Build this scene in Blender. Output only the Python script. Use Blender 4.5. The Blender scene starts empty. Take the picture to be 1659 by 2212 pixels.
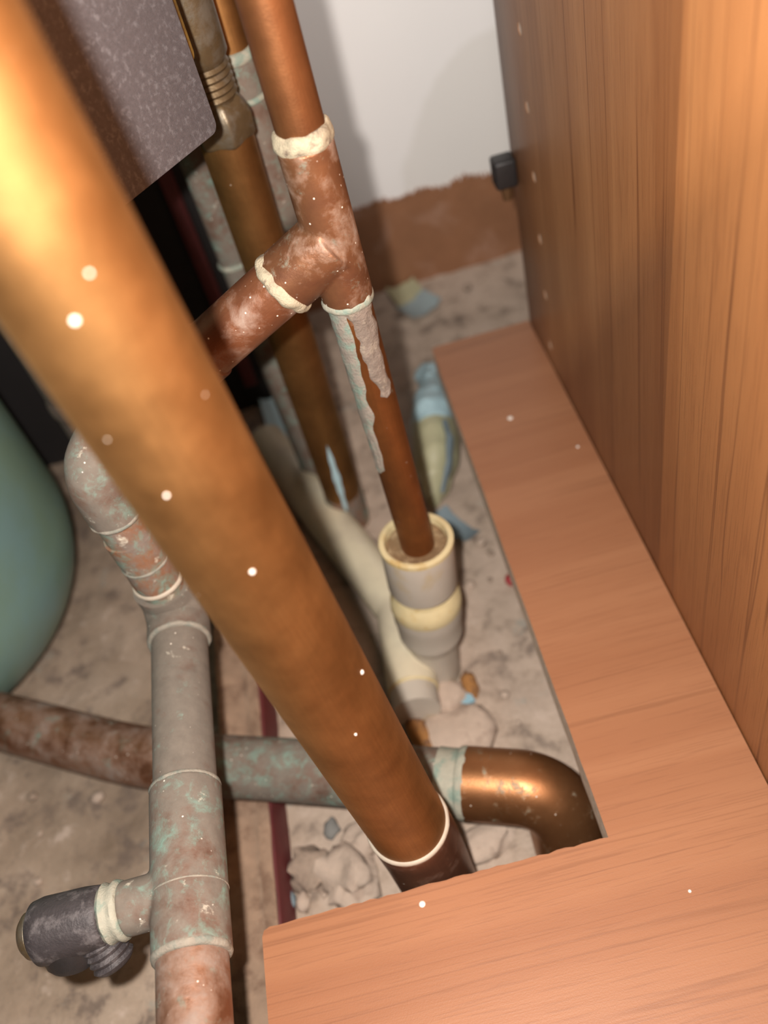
import bpy, bmesh, math, random
from mathutils import Vector, Matrix, noise

# ------------------------------------------------------------------ camera
SC = bpy.context.scene
COL = SC.collection
F_PX, IMG_W, IMG_H = 1928.26, 1659, 2212
YAW, PITCH, ROLL = math.radians(2.864), math.radians(45.852), math.radians(-17.637)
CAM = Vector((-0.09242, -0.24907, 0.31329))
cy, sy, cp, sp = math.cos(YAW), math.sin(YAW), math.cos(PITCH), math.sin(PITCH)
fwd = Vector((-sy*cp, cy*cp, -sp)); r0 = Vector((cy, sy, 0)); u0 = r0.cross(fwd)
RIGHT = math.cos(ROLL)*r0 + math.sin(ROLL)*u0
UP = -math.sin(ROLL)*r0 + math.cos(ROLL)*u0
cam_data = bpy.data.cameras.new('camera'); cam = bpy.data.objects.new('camera', cam_data); COL.objects.link(cam)
M3 = Matrix((RIGHT, UP, -fwd)).transposed()
cam.matrix_world = Matrix.Translation(CAM) @ M3.to_4x4()
cam_data.sensor_fit = 'VERTICAL'; cam_data.sensor_height = 10.0
cam_data.lens = F_PX/IMG_H*10.0
cam_data.clip_start = 0.004; cam_data.clip_end = 20
cam_data.dof.use_dof = True; cam_data.dof.focus_distance = 0.285
cam_data.dof.aperture_fstop = cam_data.lens/4.4
SC.camera = cam

# ------------------------------------------------------------------ light
world = bpy.data.worlds.new('world'); SC.world = world; world.use_nodes = True
world.node_tree.nodes['Background'].inputs[0].default_value = (1.0, 0.86, 0.74, 1)
world.node_tree.nodes['Background'].inputs[1].default_value = 0.004

def lamp(name, kind, loc, power, color, size=0.01, target=None):
    d = bpy.data.lights.new(name, kind); d.energy = power; d.color = color
    if kind == 'AREA': d.shape = 'DISK'; d.size = size
    else: d.shadow_soft_size = size
    o = bpy.data.objects.new(name, d); COL.objects.link(o); o.location = loc
    if target is not None:
        o.rotation_euler = (Vector(target)-Vector(loc)).to_track_quat('-Z', 'Y').to_euler()
    return o
YW_ = 0.3716
# the phone's flash beside its lens
lamp('phone_flash', 'POINT', CAM + RIGHT*-0.0175 + UP*0.010, 9.0, (1.0, 0.93, 0.87), 0.0035)
# added fill spot, no known lamp: stands in for ambient light on the wall
wl = lamp('wall_fill_spot', 'SPOT', (-0.10, -0.12, 0.92), 23.0, (1.0, 0.93, 0.88), 0.05, (0.0, YW_, 0.30))
wl.data.spot_size = math.radians(36); wl.data.spot_blend = 0.9
vs = SC.view_settings
vs.view_transform = 'Standard'; vs.look = 'None'; vs.gamma = 1; vs.use_curve_mapping = False; vs.exposure = 0.0

# ------------------------------------------------------------------ pixel helpers (photograph's own frame, used only to derive real positions)
def ray(q): return fwd + ((q[0]-IMG_W/2)*RIGHT - (q[1]-IMG_H/2)*UP)/F_PX
def at_z(q, z): d = ray(q); return CAM + d*((z-CAM.z)/d.z)
def at_y(q, y): d = ray(q); return CAM + d*((y-CAM.y)/d.y)
def at_d(q, t): return CAM + ray(q)*t
FLOOR = -0.08

# ------------------------------------------------------------------ node helpers
class NT:
    def __init__(s, name):
        s.m = bpy.data.materials.new(name); s.m.use_nodes = True
        s.t = s.m.node_tree; s.n = s.t.nodes; s.l = s.t.links
        s.b = s.n['Principled BSDF']
    def new(s, kind, **kw):
        nd = s.n.new(kind)
        for k, v in kw.items():
            if k.startswith('i_'):
                key = k[2:]
                nd.inputs[int(key) if key.isdigit() else key].default_value = v
            else: setattr(nd, k, v)
        return nd
    def link(s, a, b): s.l.new(a, b)
    def coord(s, out='Object', scale=(1, 1, 1), loc=(0, 0, 0), rot=(0, 0, 0)):
        tc = s.new('ShaderNodeTexCoord'); mp = s.new('ShaderNodeMapping')
        mp.inputs['Scale'].default_value = scale; mp.inputs['Location'].default_value = loc; mp.inputs['Rotation'].default_value = rot
        s.link(tc.outputs[out], mp.inputs['Vector']); return mp.outputs[0]
    def noise(s, vec, scale, detail=4, rough=0.55, dist=0.0):
        dist *= 0.35
        nd = s.new('ShaderNodeTexNoise'); nd.inputs['Scale'].default_value = scale; nd.inputs['Detail'].default_value = detail
        nd.inputs['Roughness'].default_value = rough; nd.inputs['Distortion'].default_value = dist
        s.link(vec, nd.inputs['Vector']); return nd.outputs['Fac']
    def ramp(s, fac, stops, interp='LINEAR'):
        nd = s.new('ShaderNodeValToRGB'); cr = nd.color_ramp; cr.interpolation = interp
        while len(cr.elements) < len(stops): cr.elements.new(0.5)
        for e, (p, c) in zip(cr.elements, stops):
            e.position = p; e.color = (c[0], c[1], c[2], 1) if hasattr(c, '__len__') else (c, c, c, 1)
        s.link(fac, nd.inputs[0]); return nd.outputs[0]
    def mix(s, fac, a, b, mode='MIX'):
        nd = s.new('ShaderNodeMix', data_type='RGBA', blend_type=mode)
        for sock, v in ((nd.inputs[0], fac), (nd.inputs[6], a), (nd.inputs[7], b)):
            if hasattr(v, 'is_output'): s.link(v, sock)
            elif hasattr(v, '__len__'): sock.default_value = (v[0], v[1], v[2], 1)
            else: sock.default_value = v
        return nd.outputs[2]
    def math(s, op, a, b=0.0, clamp=False):
        nd = s.new('ShaderNodeMath', operation=op, use_clamp=clamp)
        for sock, v in ((nd.inputs[0], a), (nd.inputs[1], b)):
            if hasattr(v, 'is_output'): s.link(v, sock)
            else: sock.default_value = v
        return nd.outputs[0]
    def set(s, key, v):
        sock = s.b.inputs[key]
        if hasattr(v, 'is_output'): s.link(v, sock)
        elif hasattr(v, '__len__'): sock.default_value = (v[0], v[1], v[2], 1)
        else: sock.default_value = v
    def bump(s, h, strength=0.3, dist=0.001):
        nd = s.new('ShaderNodeBump'); nd.inputs['Strength'].default_value = strength; nd.inputs['Distance'].default_value = dist
        s.link(h, nd.inputs['Height']); s.link(nd.outputs[0], s.b.inputs['Normal'])

def copper(name, base, dark, film=0.3, green=0.2, pale=0.15, metal=0.75, rough=0.38, specks=0.4, seed=0.0,
           film_col=(0.36, 0.30, 0.25), green_col=(0.13, 0.215, 0.175), pale_col=(0.62, 0.58, 0.47), brush=True):
    """aged copper: brown tarnish, grey film, verdigris, pale flux and dust specks"""
    k = NT(name); v = k.coord('Object', loc=(seed, seed*1.7, -seed))
    n1 = k.noise(v, 55, 5, 0.6, 0.3); n2 = k.noise(v, 210, 6, 0.65, 0.4); n3 = k.noise(v, 90, 7, 0.7, 0.8); n4 = k.noise(v, 1400, 3, 0.6)
    col = k.mix(k.ramp(n1, [(0.32, 0), (0.68, 1)]), dark, base)
    if brush:
        uv = k.coord('UV', scale=(40, 1400, 1)); br = k.noise(uv, 1.0, 4, 0.7)
        col = k.mix(k.math('MULTIPLY', k.ramp(br, [(0.35, 0), (0.75, 1)]), 0.35), col, [c*0.45 for c in base])
    cov = 0.0
    def layer(col, n, amount, c, soft=0.08):
        th = 0.78-0.46*amount
        m = k.ramp(n, [(max(th-soft, 0), 0), (min(th+soft, 1), 1)])
        if amount <= 0: return col, None
        return k.mix(m, col, c), m
    fc = k.mix(n2, [c*0.6 for c in film_col], [c*1.25 for c in film_col])
    col, m1 = layer(col, k.math('ADD', k.math('MULTIPLY', n1, 0.5), k.math('MULTIPLY', n3, 0.5)), film, fc, 0.10)
    n5 = k.noise(k.coord('Object', loc=(seed+3.3, -seed, 2.2)), 120, 7, 0.72, 0.9)
    col, m2 = layer(col, n5, green, k.mix(n2, green_col, [min(1, c*1.5+0.02) for c in green_col]), 0.10)
    n6 = k.noise(k.coord('Object', loc=(-seed, 5.1, seed+1.2)), 150, 7, 0.72, 0.7)
    col, m3 = layer(col, n6, pale, pale_col, 0.06)
    masks = [m for m in (m1, m2, m3) if m is not None]
    vo = k.new('ShaderNodeTexVoronoi'); vo.inputs['Scale'].default_value = 330; k.link(k.coord('Object', loc=(seed, 0, 0)), vo.inputs['Vector'])
    gate = k.ramp(k.noise(v, 130, 2), [(0.62-0.25*specks, 0), (0.66-0.25*specks, 1)])
    sp_ = k.math('MULTIPLY', k.ramp(vo.outputs['Distance'], [(0.07, 1), (0.13, 0)]), gate)
    col = k.mix(sp_, col, (0.72, 0.66, 0.56)); masks.append(sp_)
    tot = masks[0]
    for m in masks[1:]: tot = k.math('MAXIMUM', tot, m)
    k.set('Base Color', col)
    k.set('Metallic', k.math('MULTIPLY', k.math('SUBTRACT', 1.0, tot, True), metal))
    k.set('Roughness', k.math('ADD', k.math('MULTIPLY', tot, 0.4, True), k.math('ADD', rough-0.06, k.math('MULTIPLY', n2, 0.12))))
    h = k.math('ADD', k.math('MULTIPLY', tot, 0.6), k.math('MULTIPLY', n4, 0.25))
    k.bump(h, 0.35, 0.0006)
    return k.m

def plain(name, c, rough=0.5, var=0.25, scale=120, metal=0.0, bump=0.2, c2=None, stain=0.5, spec=0.5):
    """one colour with noise variation and a second stain colour"""
    k = NT(name); v = k.coord('Object'); n = k.noise(v, scale, 6, 0.6, 0.3); n2 = k.noise(v, scale*4, 4, 0.6)
    col = k.mix(n, [x*(1-var) for x in c], [min(1, x*(1+var)) for x in c])
    if c2 is not None: col = k.mix(k.ramp(k.noise(v, scale*0.6, 6, 0.65, 0.6), [(0.62-0.3*stain, 0), (0.78-0.3*stain, 1)]), col, c2)
    k.set('Base Color', col); k.set('Roughness', rough); k.set('Metallic', metal); k.set('Specular IOR Level', spec)
    k.bump(n2, bump, 0.0006); return k.m

def wood(name, light, mid, dark, along, rough=0.33, line_amt=0.6, plank=None):
    """printed cherry laminate; along = axis index of the grain"""
    k = NT(name)
    def sc(a, c): s_ = [c, c, c]; s_[along] = a; return tuple(s_)
    warp = k.noise(k.coord('Object', scale=sc(3.0, 9.0)), 1.0, 2)
    def vec(a, c, off, wamt=0.6):
        cv = k.coord('Object', scale=sc(a, c), loc=(off, off*0.7, off*1.3))
        ad = k.new('ShaderNodeVectorMath', operation='ADD'); k.link(cv, ad.inputs[0])
        cx = k.new('ShaderNodeCombineXYZ')
        for i in range(3):
            if i != along: k.link(k.math('MULTIPLY', warp, wamt), cx.inputs[i])
        k.link(cx.outputs[0], ad.inputs[1]); return ad.outputs[0]
    band = k.noise(vec(0.5, 26, 1.3, 0.5), 1.0, 3, 0.5)
    fine = k.noise(vec(1.6, 190, 4.1, 0.9), 1.0, 5, 0.65)
    line = k.noise(vec(0.5, 75, 7.7, 0.8), 1.0, 2, 0.4)
    pore = k.noise(vec(45, 1500, 2.2, 3.0), 1.0, 2, 0.5)
    col = k.ramp(band, [(0.30, mid), (0.48, light), (0.56, mid), (0.72, light)])
    col = k.mix(k.math('MULTIPLY', k.ramp(fine, [(0.42, 0), (0.62, 1)]), 0.4), col, mid)
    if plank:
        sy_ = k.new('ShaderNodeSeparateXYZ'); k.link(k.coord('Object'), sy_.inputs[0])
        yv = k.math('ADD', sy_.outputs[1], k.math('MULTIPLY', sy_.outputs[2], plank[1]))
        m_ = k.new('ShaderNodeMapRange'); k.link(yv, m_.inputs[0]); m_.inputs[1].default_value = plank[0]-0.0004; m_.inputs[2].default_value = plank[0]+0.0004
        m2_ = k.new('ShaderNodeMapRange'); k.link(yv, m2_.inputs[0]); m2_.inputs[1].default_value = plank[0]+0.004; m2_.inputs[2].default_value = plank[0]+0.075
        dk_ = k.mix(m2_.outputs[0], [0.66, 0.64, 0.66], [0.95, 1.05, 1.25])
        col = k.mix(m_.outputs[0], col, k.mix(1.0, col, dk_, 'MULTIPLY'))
    ln = k.ramp(line, [(0.49, 0), (0.5, 1), (0.51, 0)])
    ln2 = k.ramp(fine, [(0.63, 0), (0.72, 1)])
    col = k.mix(k.math('MULTIPLY', k.math('MAXIMUM', ln, k.math('MULTIPLY', ln2, 0.6)), line_amt), col, dark)
    col = k.mix(k.math('MULTIPLY', k.ramp(pore, [(0.56, 0), (0.66, 1)]), 0.3), col, dark)
    k.set('Base Color', col)
    k.set('Roughness', k.math('ADD', rough, k.math('MULTIPLY', pore, 0.12)))
    n = k.noise(k.coord('Object'), 2200, 2); k.bump(k.math('ADD', n, k.math('MULTIPLY', pore, 0.7)), 0.10, 0.0004)
    return k.m

# ------------------------------------------------------------------ mesh helpers
def link_mesh(name, bm, m, parent=None, sharp=40, mats=None):
    me = bpy.data.meshes.new(name); bm.normal_update(); bm.to_mesh(me); bm.free()
    for mm in (mats or [m]): me.materials.append(mm)
    for p in me.polygons: p.use_smooth = True
    me.set_sharp_from_angle(angle=math.radians(sharp))
    o = bpy.data.objects.new(name, me); COL.objects.link(o)
    if parent is not None:
        o.parent = parent
        base = parent
        off = Vector((0, 0, 0))
        while base is not None: off += base.location; base = base.parent
        me.transform(Matrix.Translation(-off))
    return o
def thing(name, label, cat, loc=(0, 0, 0), group=None):
    o = bpy.data.objects.new(name, None); COL.objects.link(o); o.location = loc
    o.empty_display_size = 0.01
    o['label'] = label; o['category'] = cat
    if group: o['group'] = group
    return o
def tag(o, label, cat, group=None):
    o['label'] = label; o['category'] = cat
    if group: o['group'] = group
    return o
def structure(o): o['kind'] = 'structure'; return o

def add_tube(bm, pts, rad, seg=40, cap=True, wob=0.0, seed=0.0):
    """sweep a circle along pts; rad is a number or one number per point; writes UV = (metres along, metres around)"""
    pts = [Vector(p) for p in pts]; n = len(pts)
    rr = [rad]*n if not hasattr(rad, '__len__') else list(rad)
    uvl = bm.loops.layers.uv.verify()
    tang = []
    for i in range(n):
        a = pts[max(i-1, 0)]; b = pts[min(i+1, n-1)]; tang.append((b-a).normalized())
    x = tang[0].orthogonal().normalized(); rings = []; lens = []; s = 0
    for i in range(n):
        if i: s += (pts[i]-pts[i-1]).length
        lens.append(s)
        x = (x - tang[i]*x.dot(tang[i])).normalized(); y = tang[i].cross(x)
        ring = []
        for j in range(seg):
            a = 2*math.pi*j/seg; d = x*math.cos(a)+y*math.sin(a); p = pts[i]+d*rr[i]
            if wob: p += d*wob*noise.noise(p*170+Vector((seed, 0, 0)))
            ring.append(bm.verts.new(p))
        rings.append(ring)
    r_av = sum(rr)/n
    for i in range(n-1):
        for j in range(seg):
            j2 = (j+1) % seg
            f = bm.faces.new((rings[i][j], rings[i][j2], rings[i+1][j2], rings[i+1][j]))
            for lp, (ii, jj) in zip(f.loops, ((i, j), (i, j+1), (i+1, j+1), (i+1, j))):
                lp[uvl].uv = (lens[ii], jj/seg*2*math.pi*r_av)
    if cap:
        bm.faces.new(list(reversed(rings[0]))); bm.faces.new(rings[-1])
def tube(name, pts, rad, m, parent=None, seg=40, sharp=40, wob=0.0, seed=0.0):
    bm = bmesh.new(); add_tube(bm, pts, rad, seg, True, wob, seed); return link_mesh(name, bm, m, parent, sharp)
def line(a, b, n=2):
    a, b = Vector(a), Vector(b); return [a.lerp(b, i/(n-1)) for i in range(n)]
def fillet(pts, R, n=12):
    """polyline with rounded corners"""
    pts = [Vector(p) for p in pts]; out = [pts[0]]
    for i in range(1, len(pts)-1):
        p = pts[i]; a = (pts[i-1]-p).normalized(); b = (pts[i+1]-p).normalized()
        ang = a.angle(b); t = R/math.tan(ang/2)
        s, e = p+a*t, p+b*t
        c = p+(a+b).normalized()*(R/math.sin(ang/2))
        u, w = (s-c), (e-c); tot = u.angle(w)
        for k in range(n+1):
            th = tot*k/n
            out.append(c + (u*math.sin(tot-th)+w*math.sin(th))/math.sin(tot))
    out.append(pts[-1]); return out
def profile_tube(name, a, b, prof, m, parent=None, seg=48, sharp=35, wob=0.0, seed=0.0):
    """lathe between a and b: prof = [(distance along, radius)...]"""
    a = Vector(a); d = (Vector(b)-a).normalized()
    bm = bmesh.new(); add_lathe(bm, a, d, prof, seg, wob, seed); return link_mesh(name, bm, m, parent, sharp)
def add_lathe(bm, a, d, prof, seg=48, wob=0.0, seed=0.0):
    a = Vector(a); d = Vector(d).normalized(); x = d.orthogonal().normalized(); y = d.cross(x); rings = []
    uvl = bm.loops.layers.uv.verify()
    for s, r in prof:
        ring = []
        for j in range(seg):
            t = 2*math.pi*j/seg; e = x*math.cos(t)+y*math.sin(t); p = a+d*s+e*max(r, 1e-5)
            if wob: p += (e+d*0.4)*wob*noise.noise(p*260+Vector((seed, 0, 0)))
            ring.append(bm.verts.new(p))
        rings.append(ring)
    for i in range(len(prof)-1):
        for j in range(seg):
            j2 = (j+1) % seg
            f = bm.faces.new((rings[i][j], rings[i][j2], rings[i+1][j2], rings[i+1][j]))
            for lp, (ii, jj) in zip(f.loops, ((i, j), (i, j+1), (i+1, j+1), (i+1, j))):
                lp[uvl].uv = (prof[ii][0], jj/seg*2*math.pi*prof[i][1])
    bm.faces.new(list(reversed(rings[0]))); bm.faces.new(rings[-1])
def ring(name, c, d, R, r, m, parent=None, wob=0.0006, seed=0.0, flat=1.0):
    """lumpy solder / flux ring around a pipe"""
    d = Vector(d).normalized(); c = Vector(c)
    prof = [(-r*flat*math.cos(math.pi*k/10)*1.0, R-r*0.35+r*1.0*math.sin(math.pi*k/10)) for k in range(11)]
    bm = bmesh.new(); add_lathe(bm, c, d, prof, 56, wob, seed); return link_mesh(name, bm, m, parent, 60)
def fuse(name, tubes, m, parent=None, voxel=0.0006, smooth=10):
    """tubes [(pts, radius)] fused into one body with soft fillets (a cast or drawn fitting)"""
    bm = bmesh.new()
    for pts, r in tubes: add_tube(bm, pts, r, 40, True)
    me = bpy.data.meshes.new('tmp'); bm.to_mesh(me); bm.free()
    o = bpy.data.objects.new('tmp', me); COL.objects.link(o)
    md = o.modifiers.new('r', 'REMESH'); md.mode = 'VOXEL'; md.voxel_size = voxel
    ms = o.modifiers.new('s', 'SMOOTH'); ms.iterations = smooth; ms.factor = 0.5
    dg = bpy.context.evaluated_depsgraph_get(); me2 = bpy.data.meshes.new_from_object(o.evaluated_get(dg))
    bpy.data.objects.remove(o); bpy.data.meshes.remove(me)
    bm = bmesh.new(); bm.from_mesh(me2); bpy.data.meshes.remove(me2)
    return link_mesh(name, bm, m, parent, 80)
def add_prism(bm, poly, z0, z1, xf=None):
    lo = [bm.verts.new((p[0], p[1], z0)) for p in poly]; hi = [bm.verts.new((p[0], p[1], z1)) for p in poly]
    n = len(poly)
    fs = [bm.faces.new(list(reversed(lo))), bm.faces.new(hi)]
    for i in range(n): fs.append(bm.faces.new((lo[i], lo[(i+1) % n], hi[(i+1) % n], hi[i])))
    if xf is not None:
        for v in lo+hi: v.co = xf @ v.co
    return fs
def add_box(bm, a, b): return add_prism(bm, [(a[0], a[1]), (b[0], a[1]), (b[0], b[1]), (a[0], b[1])], a[2], b[2])
def bevel(bm, w, seg=2, ang=30):
    bm.normal_update()
    es = [e for e in bm.edges if len(e.link_faces) == 2 and e.calc_face_angle(0) > math.radians(ang)]
    bmesh.ops.bevel(bm, geom=es, offset=w, segments=seg, profile=0.5, affect='EDGES', clamp_overlap=True)

# ------------------------------------------------------------------ materials
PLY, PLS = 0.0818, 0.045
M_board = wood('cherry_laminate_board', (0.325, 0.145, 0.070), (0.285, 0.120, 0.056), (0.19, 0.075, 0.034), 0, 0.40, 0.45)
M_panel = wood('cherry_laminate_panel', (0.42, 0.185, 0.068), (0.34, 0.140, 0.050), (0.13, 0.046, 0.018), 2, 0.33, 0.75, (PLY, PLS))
M_chip = plain('raw_chipboard', (0.62, 0.50, 0.38), 0.9, 0.35, 500, c2=(0.75, 0.64, 0.54))
M_big = copper('tarnished_copper_big', (0.37, 0.192, 0.070), (0.24, 0.120, 0.042), film=0.0, green=0.0, pale=0.0, metal=1.0, rough=0.58, specks=-0.2, seed=1.1)
M_cop = copper('tarnished_copper', (0.28, 0.105, 0.030), (0.17, 0.062, 0.020), film=0.14, green=0.05, pale=0.02, metal=0.72, rough=0.44, specks=0.0, seed=2.3)
M_clean = copper('brown_copper', (0.30, 0.125, 0.047), (0.19, 0.075, 0.029), film=0.03, green=0.0, pale=0.0, metal=0.75, rough=0.45, specks=0.05, seed=7.9)
M_tee = copper('copper_fitting', (0.30, 0.135, 0.06), (0.17, 0.072, 0.038), film=0.42, green=0.20, pale=0.10, metal=0.6, rough=0.42, specks=0.55, seed=3.7, brush=False)
M_branch = copper('speckled_copper', (0.31, 0.12, 0.055), (0.20, 0.075, 0.038), film=0.42, green=0.10, pale=0.10, metal=0.55, rough=0.42, specks=0.6, seed=9.2)
M_crust = copper('crusted_copper', (0.42, 0.16, 0.05), (0.30, 0.10, 0.03), film=0.72, green=0.45, pale=0.25, metal=0.5, rough=0.45, specks=0.1, seed=5.2, film_col=(0.20, 0.155, 0.125))
M_ox = copper('oxidised_copper', (0.23, 0.115, 0.075), (0.16, 0.085, 0.06), film=0.90, green=0.22, pale=0.16, metal=0.5, rough=0.48, specks=0.2, seed=4.4, film_col=(0.172, 0.146, 0.118))
M_ox2 = copper('oxidised_copper_green', (0.23, 0.11, 0.07), (0.15, 0.08, 0.055), film=0.78, green=0.38, pale=0.20, metal=0.5, rough=0.48, specks=0.2, seed=6.1, film_col=(0.172, 0.146, 0.118))
M_gleft = copper('grey_filmed_copper', (0.31, 0.145, 0.075), (0.20, 0.09, 0.05), film=0.58, green=0.22, pale=0.12, metal=0.7, rough=0.40, specks=0.2, seed=12.3, film_col=(0.25, 0.19, 0.155))
M_sleeve = copper('dark_coupling', (0.26, 0.12, 0.07), (0.16, 0.07, 0.045), film=0.35, green=0.06, pale=0.0, metal=0.6, rough=0.38, specks=0.0, seed=8.6, film_col=(0.22, 0.17, 0.14))
M_elbow = copper('bronze_elbow', (0.36, 0.165, 0.07), (0.26, 0.115, 0.045), film=0.20, green=0.22, pale=0.10, metal=0.8, rough=0.40, specks=0.2, seed=2.9, brush=False)
M_flux = plain('flux_residue', (0.42, 0.37, 0.26), 0.75, 0.35, 420, c2=(0.19, 0.145, 0.105), stain=0.42, bump=0.7)
M_fluxd = plain('dull_flux_residue', (0.26, 0.235, 0.19), 0.8, 0.35, 300, c2=(0.17, 0.19, 0.16), stain=0.45, bump=0.6)
M_fluxg = plain('green_flux_residue', (0.33, 0.325, 0.26), 0.8, 0.25, 260, c2=(0.19, 0.26, 0.215), stain=0.45, bump=0.5)
M_fluxw = plain('pale_flux_bead', (0.42, 0.365, 0.29), 0.6, 0.15, 200, bump=0.2)
M_grey = plain('grey_textured_metal', (0.10, 0.088, 0.092), 0.55, 0.35, 900, c2=(0.17, 0.16, 0.168), stain=0.35, bump=0.4)
M_brass = plain('dull_brass', (0.42, 0.26, 0.07), 0.42, 0.4, 160, metal=0.7, c2=(0.16, 0.10, 0.04), stain=0.5)
M_brassd = plain('dirty_brass', (0.15, 0.105, 0.055), 0.45, 0.4, 160, metal=0.6, c2=(0.20, 0.175, 0.135), stain=0.5)
M_black = plain('black_plastic', (0.020, 0.018, 0.018), 0.45, 0.3, 300)
M_blackd = plain('dusty_black_plastic', (0.040, 0.035, 0.037), 0.55, 0.45, 300, c2=(0.12, 0.11, 0.112), stain=0.42, bump=0.4)
M_cream = plain('cream_plastic', (0.66, 0.59, 0.43), 0.35, 0.10, 60, c2=(0.58, 0.51, 0.38), stain=0.5, bump=0.05)
M_white = plain('aged_white_plastic', (0.47, 0.425, 0.36), 0.45, 0.12, 90, c2=(0.45, 0.36, 0.22), stain=0.25, bump=0.1)
M_yellow = plain('yellowed_plastic', (0.56, 0.47, 0.27), 0.45, 0.18, 110, c2=(0.42, 0.27, 0.08), stain=0.35, bump=0.1)
M_fill = plain('brown_sealant', (0.20, 0.125, 0.06), 0.9, 0.5, 300, c2=(0.40, 0.30, 0.17), stain=0.35, bump=0.8)
M_tank = plain('grey_green_enamel', (0.17, 0.265, 0.20), 0.42, 0.10, 14, c2=(0.17, 0.28, 0.27), stain=0.5, bump=0.03)
M_red = plain('dark_red_paint', (0.115, 0.022, 0.022), 0.6, 0.3, 140)
M_batten = plain('weathered_batten', (0.30, 0.20, 0.135), 0.85, 0.4, 130, c2=(0.19, 0.115, 0.075), stain=0.5, bump=0.6)
M_blue = plain('pale_blue_plastic', (0.42, 0.60, 0.66), 0.35, 0.12, 60, bump=0.1)
M_bluec = plain('blue_paint_flake', (0.25, 0.42, 0.50), 0.6, 0.15, 200)
M_bluem = plain('muted_blue_flake', (0.27, 0.33, 0.34), 0.7, 0.25, 150)
M_gblue = plain('grey_blue_scrap', (0.19, 0.25, 0.28), 0.65, 0.2, 200)
M_olive = plain('olive_cream_plastic', (0.42, 0.41, 0.26), 0.45, 0.12, 50, bump=0.1)
M_stone = plain('rubble', (0.34, 0.26, 0.20), 0.95, 0.35, 160, c2=(0.17, 0.125, 0.095), stain=0.4, bump=0.9)
M_stonep = plain('pale_plaster', (0.47, 0.37, 0.295), 0.95, 0.22, 120, bump=0.8, c2=(0.30, 0.22, 0.17), stain=0.3)
M_slate = plain('slate_crumb', (0.20, 0.195, 0.18), 0.9, 0.3)
M_rust = plain('rusty_debris', (0.36, 0.17, 0.05), 0.9, 0.4, 300, c2=(0.16, 0.08, 0.04), bump=0.7)
M_redchip = plain('red_chip', (0.30, 0.012, 0.02), 0.4, 0.2)
M_dot = plain('white_paint_spot', (0.80, 0.75, 0.68), 0.5, 0.05)
M_dark = plain('dark_void_black', (0.012, 0.010, 0.010), 0.8, 0.3, 60)  # black colour carries the unlit dark behind the pipes
M_browniron = plain('brown_iron_pipe', (0.075, 0.055, 0.045), 0.6, 0.4, 130, c2=(0.12, 0.10, 0.09), stain=0.3)

def floor_material():
    k = NT('dirty_concrete'); v = k.coord('Object')
    a = k.noise(v, 16, 6, 0.62, 0.4); b = k.noise(v, 60, 7, 0.68, 0.5); c = k.noise(v, 320, 5, 0.65)
    col = k.ramp(a, [(0.30, (0.21, 0.155, 0.11)), (0.5, (0.35, 0.27, 0.20)), (0.68, (0.48, 0.38, 0.295))])
    col = k.mix(k.math('MULTIPLY', k.ramp(b, [(0.36, 1), (0.48, 0)]), 0.75), col, (0.15, 0.115, 0.095))
    col = k.mix(k.math('MULTIPLY', k.ramp(b, [(0.60, 0), (0.68, 1)]), 0.7), col, (0.60, 0.49, 0.41))
    col = k.mix(k.math('MULTIPLY', k.ramp(c, [(0.58, 0), (0.72, 1)]), 0.6), col, (0.20, 0.155, 0.125))
    sx_ = k.new('ShaderNodeSeparateXYZ'); k.link(v, sx_.inputs[0])
    mr = k.new('ShaderNodeMapRange'); k.link(k.math('ADD', sx_.outputs[0], k.math('MULTIPLY', b, 0.03)), mr.inputs[0])
    mr.inputs[1].default_value = -0.185; mr.inputs[2].default_value = -0.165
    dust = k.mix(c, [0.40, 0.31, 0.245], [0.62, 0.50, 0.41])
    col = k.mix(k.math('MULTIPLY', mr.outputs[0], k.math('MULTIPLY', k.ramp(b, [(0.34, 0.15), (0.54, 1)]), 0.75)), col, dust)
    gn = k.noise(k.coord('Object', loc=(4, 1, 2)), 45, 6, 0.7)
    col = k.mix(k.math('MULTIPLY', k.ramp(gn, [(0.63, 0), (0.7, 1)]), 0.5), col, (0.26, 0.31, 0.29))
    k.set('Base Color', col); k.set('Roughness', 0.93); k.set('Specular IOR Level', 0.25)
    k.bump(k.math('ADD', k.math('MULTIPLY', b, 1.0), k.math('MULTIPLY', c, 0.4)), 0.7, 0.002); return k.m
M_floor = floor_material()
def wall_material():
    k = NT('white_wall_paint'); v = k.coord('Object')
    n = k.noise(v, 9, 3, 0.5, 0.3); f = k.noise(v, 400, 3)
    col = k.mix(n, (0.82, 0.795, 0.775), (0.88, 0.86, 0.84))
    # a faint darker, yellower patch at the right-hand corner above the brown paint
    gd = k.new('ShaderNodeTexGradient', gradient_type='SPHERICAL')
    k.link(k.coord('Object', scale=(8.5, 1, 8.5), loc=(-0.62, -0.37, 0.16)), gd.inputs[0])
    st = k.ramp(k.math('ADD', gd.outputs['Fac'], k.math('MULTIPLY', k.noise(v, 25, 4), 0.14)), [(0.10, 0), (0.15, 1)])
    col = k.mix(k.math('MULTIPLY', st, 0.40), col, (0.66, 0.63, 0.57))
    k.set('Base Color', col); k.set('Roughness', 0.7); k.bump(f, 0.12, 0.0006); return k.m
M_wall = wall_material()
M_skirt = plain('brown_skirting_paint', (0.27, 0.125, 0.062), 0.5, 0.25, 50, c2=(0.36, 0.20, 0.13), stain=0.35, bump=0.3)
M_wallvoid = plain('unlit_dark_wall', (0.02, 0.018, 0.016), 0.9, 0.3, 20)  # near-black colour puts the darkness at the left into the wall itself

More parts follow.
